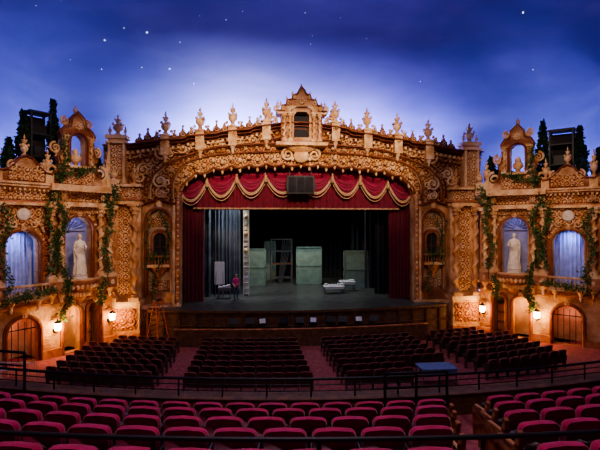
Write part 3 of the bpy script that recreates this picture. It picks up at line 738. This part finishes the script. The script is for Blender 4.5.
# ------------------------------------------------------------------ SIDE FACADES
def lite(kind,loc,energy,color,target=None,**kw):
    l=bpy.data.lights.new(kw.pop('name','light'),kind); l.energy=energy; l.color=color
    for k,vv in kw.items(): setattr(l,k,vv)
    o=bpy.data.objects.new(l.name,l); SC.collection.objects.link(o); o.location=loc
    if target is not None: o.rotation_euler=(Vector(target)-Vector(loc)).to_track_quat('-Z','Y').to_euler()
    return o
WARM=(1,.71,.45)
stat=statue_mesh()
for side in(-1,1):
    if side<0: A=(-11.5,26.3); D=Vector((-.65,-.76,0)).normalized(); N=Vector((.76,-.65,0)).normalized()
    else: A=(11.75,26.3); D=Vector((.72,-.69,0)).normalized(); N=Vector((-.69,-.72,0)).normalized()
    T=Matrix(((D.x,-N.x,0,A[0]),(D.y,-N.y,0,A[1]),(0,0,1,0),(0,0,0,1)))
    W=lambda p:T@Vector(p)
    mb=MB(); UE=7.6
    niche=arch(.95,2.45,-3.0,.45); win=arch(3.75,5.3,-3.5,-.3); d1=arch(.45,1.15,-6.9,-4.35); d2=arch(1.6,2.5,-6.9,-4.35); d3=arch(3.75,5.2,-6.9,-4.65)
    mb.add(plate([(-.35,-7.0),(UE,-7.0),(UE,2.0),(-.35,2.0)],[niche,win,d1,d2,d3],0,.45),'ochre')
    for h,(a,b,zb,zt) in zip('abcde',((.95,2.45,-3.0,.45),(3.75,5.3,-3.5,-.3),(.45,1.15,-6.9,-4.35),(1.6,2.5,-6.9,-4.35),(3.75,5.2,-6.9,-4.65))):
        mb.add(sweep(archline(a-.08,b+.08,zb,zt+.08,18),molding(.2,.2),0),'gold' if h in'ab' else 'terra')
        rosette(mb,(a+b)/2,-.2,zt+.14,.16)
        if h in'ab':
            c=(a+b)/2; r=(b-a)/2+.25
            for k in range(1,10):
                an=pi*k/10; mb.add(sph(c+r*math.cos(an),-.08,zt-(b-a)/2+r*math.sin(an),.08,n=6),'gold',smooth=True)
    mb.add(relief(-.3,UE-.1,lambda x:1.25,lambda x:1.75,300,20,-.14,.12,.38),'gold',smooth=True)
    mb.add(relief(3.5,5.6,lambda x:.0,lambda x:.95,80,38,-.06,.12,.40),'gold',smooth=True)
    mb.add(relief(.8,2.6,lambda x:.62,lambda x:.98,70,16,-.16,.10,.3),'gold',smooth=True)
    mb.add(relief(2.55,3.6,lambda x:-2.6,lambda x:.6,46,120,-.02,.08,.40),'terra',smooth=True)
    mb.add(lathe([(.30,0),(.32,.05),(.22,.08),(.1,.05),(0,.1)],18),'cream',Matrix.Translation((4.52,-.14,.52))@Matrix.Rotation(pi/2,4,'X'),True)
    for z,h,d in((.98,.14,.42),(1.12,.1,.3),(1.78,.1,.4),(1.88,.12,.62),(2.0,.1,.72)):
        mb.add(box(-.45,UE+.1,-d,.1,z,z+h),'gold' if d!=.3 else 'terra')
    for u in np.arange(-.3,UE,.22): mb.add(box(u,u+.1,-.5,0,1.7,1.8),'gold')
    for z,h,d in((.98,.24,.62),(1.78,.34,.9)):
        mb.add(box(.25,3.5,-d,0,z,z+h),'gold')
    for u in(.62,2.78,3.28,.05,5.75): rosette(mb,u,-.66,1.5,.2)
    for u,sg in((.05,1),(.62,-1),(2.78,1),(3.28,-1),(5.75,1),(6.25,-1)):
        column(mb,u,-.38,-2.95,.98,.16,'gold',5,sg)
        mb.add(box(u-.26,u+.26,-.68,0,-3.55,-2.95),'terra'); mb.add(sph(u,-.68,-3.25,.13,.06,.16,8),'gold',smooth=True)
        mb.add(lathe([(.03,-.55),(.1,-.45),(.07,-.35),(.2,-.1),(.26,0)],8,u,-.35,-3.55),'gold',smooth=True)
    mb.add(box(-.4,UE,-.3,0,-3.65,-3.5),'gold'); mb.add(box(-.4,UE,-.2,0,-4.15,-4.05),'terra')
    bal=[(.12,-1.55),(.2,-1.45),(.14,-1.35),(.4,-1.05),(.5,-.95),(.45,-.85),(.85,-.45),(1.05,-.3),(1.0,-.22),(1.12,-.12),(1.15,0),(0,0)]
    mb.add(lathe(bal,24,1.7,0,-2.95,pi,tau,1,.95),'terra',smooth=True)
    for k in range(13):
        a=pi+pi*(k+.5)/13; mb.add(sph(1.7+.98*math.cos(a),.93*math.sin(a),-3.32,.10,.10,.14,8),'gold',smooth=True)
        mb.add(sph(1.7+.6*math.cos(a),.55*math.sin(a),-3.75,.08,.08,.16,8),'gold',smooth=True)
    mb.add(tube([(1.7+1.12*math.cos(a),1.06*math.sin(a),-2.93) for a in np.linspace(pi,tau,20)],.07,6),'gold',smooth=True)
    for u0,u1 in((3.6,5.45),):
        mb.add(box(u0,u1,-.75,0,-3.75,-3.5),'gold')
        for u in np.arange(u0+.1,u1,.17): baluster(mb,u,-.65,-3.5,.5,.06)
        mb.add(box(u0-.03,u1+.03,-.75,-.55,-3.02,-2.93),'gold')
        for u in(u0+.3,u1-.3): mb.add(lathe([(.03,-.55),(.09,-.4),(.06,-.3),(.2,0)],8,u,-.35,-3.75),'gold',smooth=True)
        c=(u0+u1)/2
        for d in(-1,1):
            mb.add(scroll(c+d*.45,.05,.22,-.2,1.4,pi/2,-d,.06),'gold',smooth=True)
            mb.add(tube([(c+d*.95,-.2,-.35),(c+d*.8,-.22,-.02),(c+d*.5,-.22,.25)],.07,6),'gold',smooth=True)
    mb.add(lathe([(.8,-3.0),(.8,-.3),(.68,.15),(.4,.42),(0,.5)],16,1.7,.35,0,0,pi,1,.85),'nicheb',smooth=True)
    mb.add(box(.9,2.5,-.05,1.1,-3.05,-2.98),'gold')
    for k in range(9):
        a=pi*k/8; mb.add(tube([(1.7,.9,-.3),(1.7+.38*math.cos(a),.85,-.3+.38*math.sin(a)),(1.7+.66*math.cos(a),.55,-.3+.66*math.sin(a))],.04,5),'nicheb',smooth=True)
    for (a,b,zb,zt,mt,dp) in((3.6,5.45,-3.55,-.1,'nicheb',1.5),(.3,1.3,-6.95,-4.2,'wallp',1.0),(1.45,2.65,-6.95,-4.2,'wallp',1.4),(3.6,5.4,-6.95,-4.5,'wallp',1.6)):
        v,f=box(a,b,.45,dp,zb,zt); mb.add((v,[q for q in f if not all(abs(v[i][1]-.45)<1e-6 for i in q)]),mt)
    mb.add(box(.45,1.15,.8,.86,-6.9,-4.8),'brown')
    for k in range(3): mb.add(box(.55,1.05,.76,.8,-6.75+k*.62,-6.3+k*.62),'terra')
    for u in np.arange(3.95,5.2,.3): mb.add(tube([(u,.35,-6.9),(u,.35,-4.9)],.02,5),'black')
    mb.add(box(3.75,5.2,.33,.37,-5.3,-5.25),'black')
    gab=[(.55,2.1),(3.25,2.1),(3.2,2.7),(2.95,2.85),(2.85,3.3),(2.95,3.6),(2.75,3.9),(2.7,4.6),(2.8,4.9),(2.62,5.2),(2.3,5.35),(2.25,5.7),(1.9,6.1),(1.55,5.7),(1.5,5.35),(1.18,5.2),(1.0,4.9),(1.1,4.6),(1.05,3.9),(.85,3.6),(.95,3.3),(.85,2.85),(.6,2.7)]
    mb.add(plate(gab,[arch(1.5,2.3,3.2,4.9)],-.35,.15),'gold')
    mb.add(sweep([p for p in gab[2:]][::-1],molding(.14,.22),-.3),'gold')
    mb.add(sweep(archline(1.42,2.38,3.2,4.98,16),molding(.14,.2),-.35),'terra')
    mb.add(relief(1.0,2.8,lambda x:2.2,lambda x:3.0,70,34,-.38,.12,.38),'gold',smooth=True)
    mb.add(box(1.35,2.45,-.6,.2,3.05,3.2),'gold')
    for u in(1.2,2.6): column(mb,u,-.45,3.15,4.75,.1,'gold',3)
    mb.add(lathe([(.18,0),(.12,.15),(.3,.35),(.3,.5),(.12,.68),(.2,.75),(.02,1.0)],12,1.9,-.1,3.2),'gold',smooth=True)
    finial(mb,1.9,-.1,6.05,.5,.2); rosette(mb,1.9,-.42,5.35,.26)
    for u,z in((1.3,5.2),(2.5,5.2),(.85,3.6),(2.95,3.6)): finial(mb,u,-.15,z,.7,.2)
    for d in(-1,1):
        mb.add(scroll(1.9+d*1.35,2.85,.45,-.2,1.7,pi/2,-d,.10),'gold',smooth=True)
        mb.add(scroll(1.9+d*1.12,4.05,.3,-.2,1.7,pi/2,-d,.07),'gold',smooth=True)
        mb.add(scroll(1.9+d*.62,5.55,.24,-.2,1.6,pi/2,-d,.06),'gold',smooth=True)
    par=[(3.25,2.1),(UE,2.1),(UE,2.6),(6.3,2.6),(6.1,2.9),(5.8,2.6),(5.4,2.65),(5.1,2.9),(4.8,3.3),(4.5,3.42),(4.2,3.3),(3.9,2.9),(3.6,2.65),(3.25,2.6)]
    mb.add(plate(par,[],-.4,.1),'gold'); mb.add(sweep(par[2:][::-1],molding(.12,.2),-.35),'terra')
    mb.add(relief(3.7,5.3,lambda x:2.2,lambda x:2.85,60,26,-.42,.12,.36),'gold',smooth=True)
    for d in(-1,1): mb.add(scroll(4.5+d*.62,2.85,.26,-.45,1.6,pi/2,-d,.06),'gold',smooth=True)
    for u,h in((.1,1.5),(-.3,.8),(3.4,1.3),(4.5,1.1),(5.75,1.6),(6.9,1.0)):
        zb=3.4
        if u!=4.5: mb.add(box(u-.2,u+.2,-.45,0,2.1,2.65),'gold'); zb=2.65
        finial(mb,u,-.2,zb,h,.3)
    mb.add(box(-.4,.55,-.35,.1,2.1,2.5),'gold')
    for a,b in((-.4,.4),(1.2,1.55),(2.55,3.7),(5.25,UE)): mb.add(box(a,b,-.14,0,-7.0,-6.5),'terra')
    mb.add(box(-.35,UE,.45,1.6,1.85,2.0),'dark')
    mb.obj('ornamental_side_facade',T)
    Ts=T@Matrix.Translation((1.7,-.15,-2.72))@Matrix.Scale(1.28,4)
    ms=MB(); ms.__dict__.update({k:list(vv) if isinstance(vv,list) else vv for k,vv in stat.__dict__.items()}); ms.obj('draped_statue',Ts)
    for u0,u1 in((3.62,5.43),):
        mc=MB(); n=90;v=[];f=[]
        for i in range(n+1):
            t=i/n
            for j in range(9):
                s=j/8; x=(u0+u1)/2+(t-.5)*(u1-u0)
                v.append((x,1.15+.09*math.sin(tau*9*t),-3.5+3.35*s))
        for i in range(n):
            for j in range(8): f.append((i*9+j,(i+1)*9+j,(i+1)*9+j+1,i*9+j+1))
        mc.add((v,f),'blue',smooth=True)
        for sgn in(-1,1):
            v=[];f=[];m=14
            for j in range(15):
                s=j/14; z=-3.5+3.35*s; w=(.18+.42*abs(s-.35)**.8)*(u1-u0)*.5
                for i in range(m+1):
                    e=u0 if sgn<0 else u1; x=e-sgn*w*i/m; v.append((x,.95+.05*math.sin(i*2.2),z))
            for j in range(14):
                for i in range(m): f.append((j*(m+1)+i,j*(m+1)+i+1,(j+1)*(m+1)+i+1,(j+1)*(m+1)+i))
            mc.add((v,f),'blue',smooth=True)
        mc.obj('window_curtain',T)
        c=(u0+u1)/2
        lite('AREA',W((c,.62,-.5)),26,(.40,.48,1),W((c,1.2,-3.2)),size=.5,name='window_light')
    lite('POINT',W((1.7,.25,.1)),7,(.5,.52,1),name='niche_light',shadow_soft_size=.05)
    lite('SPOT',W((1.7,-4.5,1.2)),130,(1,.84,.62),W((1.7,-.1,-1.7)),spot_size=.5,spot_blend=.8,shadow_soft_size=.06,name='statue_fill_spot')  # added spot without a fixture, brightens the statue
    lite('POINT',W((2.05,.9,-5.0)),34,(1,.5,.2),name='doorway_light',shadow_soft_size=.06)
    lite('POINT',W((4.5,1.0,-5.2)),14,(1,.35,.3),name='doorway_light',shadow_soft_size=.06)
    for u in(-.12,2.95):
        sc=MB()
        sc.add(lathe([(.1,0),(.13,.03),(.05,.06)],10),'black',Matrix.Translation((u,-.0,-5.55))@Matrix.Rotation(pi/2,4,'X'),True)
        sc.add(tube([(u,-.05,-5.55),(u,-.18,-5.68),(u,-.3,-5.62),(u,-.32,-5.5)],.025,6),'black',smooth=True)
        sc.add(lathe([(.02,-.03),(.12,0),(.16,.08),(.17,.34),(.12,.38)],8,u,-.32,-5.5),'glow',smooth=True)
        sc.add(lathe([(.20,.37),(.14,.46),(.03,.54),(0,.62)],8,u,-.32,-5.5),'black')
        sc.obj('sconce_lamp',T)
        lite('POINT',W((u,-.68,-5.25)),95,(1,.58,.24),name='sconce_light',shadow_soft_size=.1)
    iv=MB()
    pts=[]
    def trail(p0,p1,n,w):
        for i in range(n):
            t=i/(n-1); p=[p0[k]+(p1[k]-p0[k])*t for k in range(3)]; p[0]+=w*math.sin(9*t+p0[0]*5); pts.append(p)
    trail((3.1,-.75,1.2),(2.9,-.75,-3.4),38,.28); trail((3.45,-.7,2.0),(3.3,-.7,-2.4),30,.2)
    trail((.3,-.7,1.8),(.45,-.75,-2.6),28,.2); trail((5.6,-.8,.9),(5.55,-.8,-3.2),28,.18)
    trail((1.2,-.6,3.1),(2.9,-.7,2.6),18,.15); trail((2.6,-.6,4.6),(2.9,-.6,2.3),16,.15)
    trail((.8,-1.0,-3.1),(.9,-.8,-4.4),14,.1); trail((2.6,-.9,-3.1),(2.7,-.5,-5.0),18,.12)
    trail((3.4,-.85,-3.3),(5.6,-.85,-3.6),20,.1); trail((-.1,-.8,2.3),(.2,-.8,1.0),12,.15)
    leaves(pts,.095,15,.11,'leaf',iv); iv.add(tube([tuple(p) for p in pts[:38]],.02,5),'bark')
    iv.obj('ivy_vine',T)
    trees=((2.45,1.2,6.8,.36),(3.95,1.2,5.9,.36),(-.1,1.3,4.4,.3),(4.6,1.3,4.3,.32),(.45,1.5,3.9,.25)) if side<0 else ((3.05,1.2,6.3,.42),(4.95,1.2,5.7,.42),(.0,1.3,4.3,.3),(5.9,1.3,4.3,.32),(.55,1.5,3.9,.25))
    for u,y,top,w in trees:
        cy=MB(); z0=2.0; H=top-z0; cy.add(tube([(u,y,z0),(u,y,top-.4)],.06,6,lambda t:1-.7*t),'bark')
        pp=[]
        for k in range(420):
            t=random.random()**.9; rr=w*(math.sin(pi*min(1,t*.78+.16))**.8)*(1-t**4)*random.uniform(.55,1.05); a=random.uniform(0,tau)
            pp.append((u+rr*math.cos(a),y+rr*math.sin(a),z0+.15+H*t*.98))
        leaves(pp,.13,5,.05,'cyp',cy); cy.obj('cypress_tree',T)
    a,b,z0,z1=(2.75,3.7,2.0,6.0) if side<0 else (3.45,4.65,2.0,5.7)
    fr=MB()
    for u in(a,b):
        for y in(.9,1.6): fr.add(box(u-.05,u+.05,y-.05,y+.05,z0,z1),'black')
    for z in(3.6,4.8,z1-.08):
        for y in(.9,1.6): fr.add(box(a,b,y-.04,y+.04,z,z+.08),'black')
        for u in(a,b): fr.add(box(u-.04,u+.04,.9,1.6,z,z+.08),'black')
    fr.add(box(a,b,1.58,1.62,3.0,z1-.15),'dark'); fr.add(box(a+.12,b-.12,1.0,1.5,4.85,5.35),'dark'); fr.add(box(a+.2,b-.2,1.0,1.5,3.68,4.2),'black')
    fr.add(box(a-.1,b+.1,.8,1.7,z1-.04,z1+.05),'black')
    fr.obj('projector_platform',T)
    iv=MB(); pts=[]; c=side*8.85
    for i in range(30):
        t=i/29; pts.append((c+.6*math.sin(5*t)*(1-t*.3)-side*.1,PY-.4,.8-5.2*t))
    for i in range(12): pts.append((c+random.uniform(-.6,.6),PY-.42,-1.9+random.uniform(-.25,.15)))
    for i in range(12): pts.append((c+side*.6+.1*math.sin(i),PY-.42,.6-.3*i))
    leaves(pts,.085,10,.10,'leaf',iv); iv.add(tube([tuple(p) for p in pts[:30]],.02,5),'bark'); iv.obj('ivy_vine')
    lite('SPOT',(side*4,11,9.5),4700,(1,.66,.42),W((2.5,0,1.8)),spot_size=.64,spot_blend=.9,shadow_soft_size=.12,name='facade_flood')
    lite('SPOT',(side*3,12,1.5),1700,(1,.58,.42),W((3,0,-2.2)),spot_size=.7,spot_blend=1,shadow_soft_size=.12,name='facade_flood')
    lite('AREA',W((2.0,2.0,1.9)),400,(.38,.44,1),W((2.2,4.4,4.4)),shape='RECTANGLE',size=3.5,size_y=.5,spread=2.7,name='cove_light')
    lite('AREA',W((6.0,1.8,1.9)),230,(.36,.42,1),W((6.2,3.7,4.4)),shape='RECTANGLE',size=3.5,size_y=.5,spread=2.7,name='cove_light')

mb=MB()
p=[(-14.6,20.3,-6.0),(-12.9,20.9,-6.3)]
for z in(0,-.35,-.7): mb.add(tube([(a,b,c+z) for a,b,c in p],.03,6),'cream')
for k in range(8):
    t=k/7; x=p[0][0]+(p[1][0]-p[0][0])*t; y=p[0][1]+(p[1][1]-p[0][1])*t; z=p[0][2]+(p[1][2]-p[0][2])*t
    mb.add(tube([(x,y,z),(x,y,gz(y))],.02,5),'cream')
mb.obj('stair_railing')

# ------------------------------------------------------------------ LIGHTS
for x,e,c in((-9.5,330,(.42,.48,1)),(-4.8,1080,(.68,.68,1)),(0,760,(.58,.56,1)),(4.8,720,(.50,.47,1)),(9.5,290,(.40,.40,1))):
    lite('AREA',(x,29.2,4.75),e,c,(x,31.6,6.8),shape='RECTANGLE',size=4,size_y=.5,spread=2.3,name='cove_light')
lite('SPOT',(-3,10,9),12000,WARM,(-3.4,PY,4.9),spot_size=.62,spot_blend=.9,shadow_soft_size=.10,name='proscenium_flood')
lite('SPOT',(4,10,9),11000,WARM,(3.8,PY,4.9),spot_size=.62,spot_blend=.9,shadow_soft_size=.10,name='proscenium_flood')
lite('SPOT',(-5,11,6),2200,(1,.63,.42),(-9.7,PY,-1),spot_size=.36,spot_blend=1,shadow_soft_size=.12,name='proscenium_flood')
lite('SPOT',(5,11,6),2200,(1,.63,.42),(9.7,PY,-1),spot_size=.36,spot_blend=1,shadow_soft_size=.12,name='proscenium_flood')
lite('AREA',(0,17,10),560,(.9,.8,1),(0,20,-6),size=4,name='house_ambient_fill')  # added ambient fill over the orchestra seating, no fixture modelled
lite('AREA',(-3,3,9),520,(1,.72,.85),(-3,6,-3),size=2,name='balcony_house_light')
lite('AREA',(-4.3,30.8,3.9),560,(.9,.95,1),(-4.2,31.8,-4),size=1,name='stage_worklight')
lite('AREA',(1,33.5,3.6),380,(.9,1,.95),(1,35.5,-5),size=2,name='stage_worklight')
w=bpy.data.worlds.new('w'); SC.world=w; w.use_nodes=True; w.node_tree.nodes['Background'].inputs[0].default_value=(.02,.025,.05,1); w.node_tree.nodes['Background'].inputs[1].default_value=.3
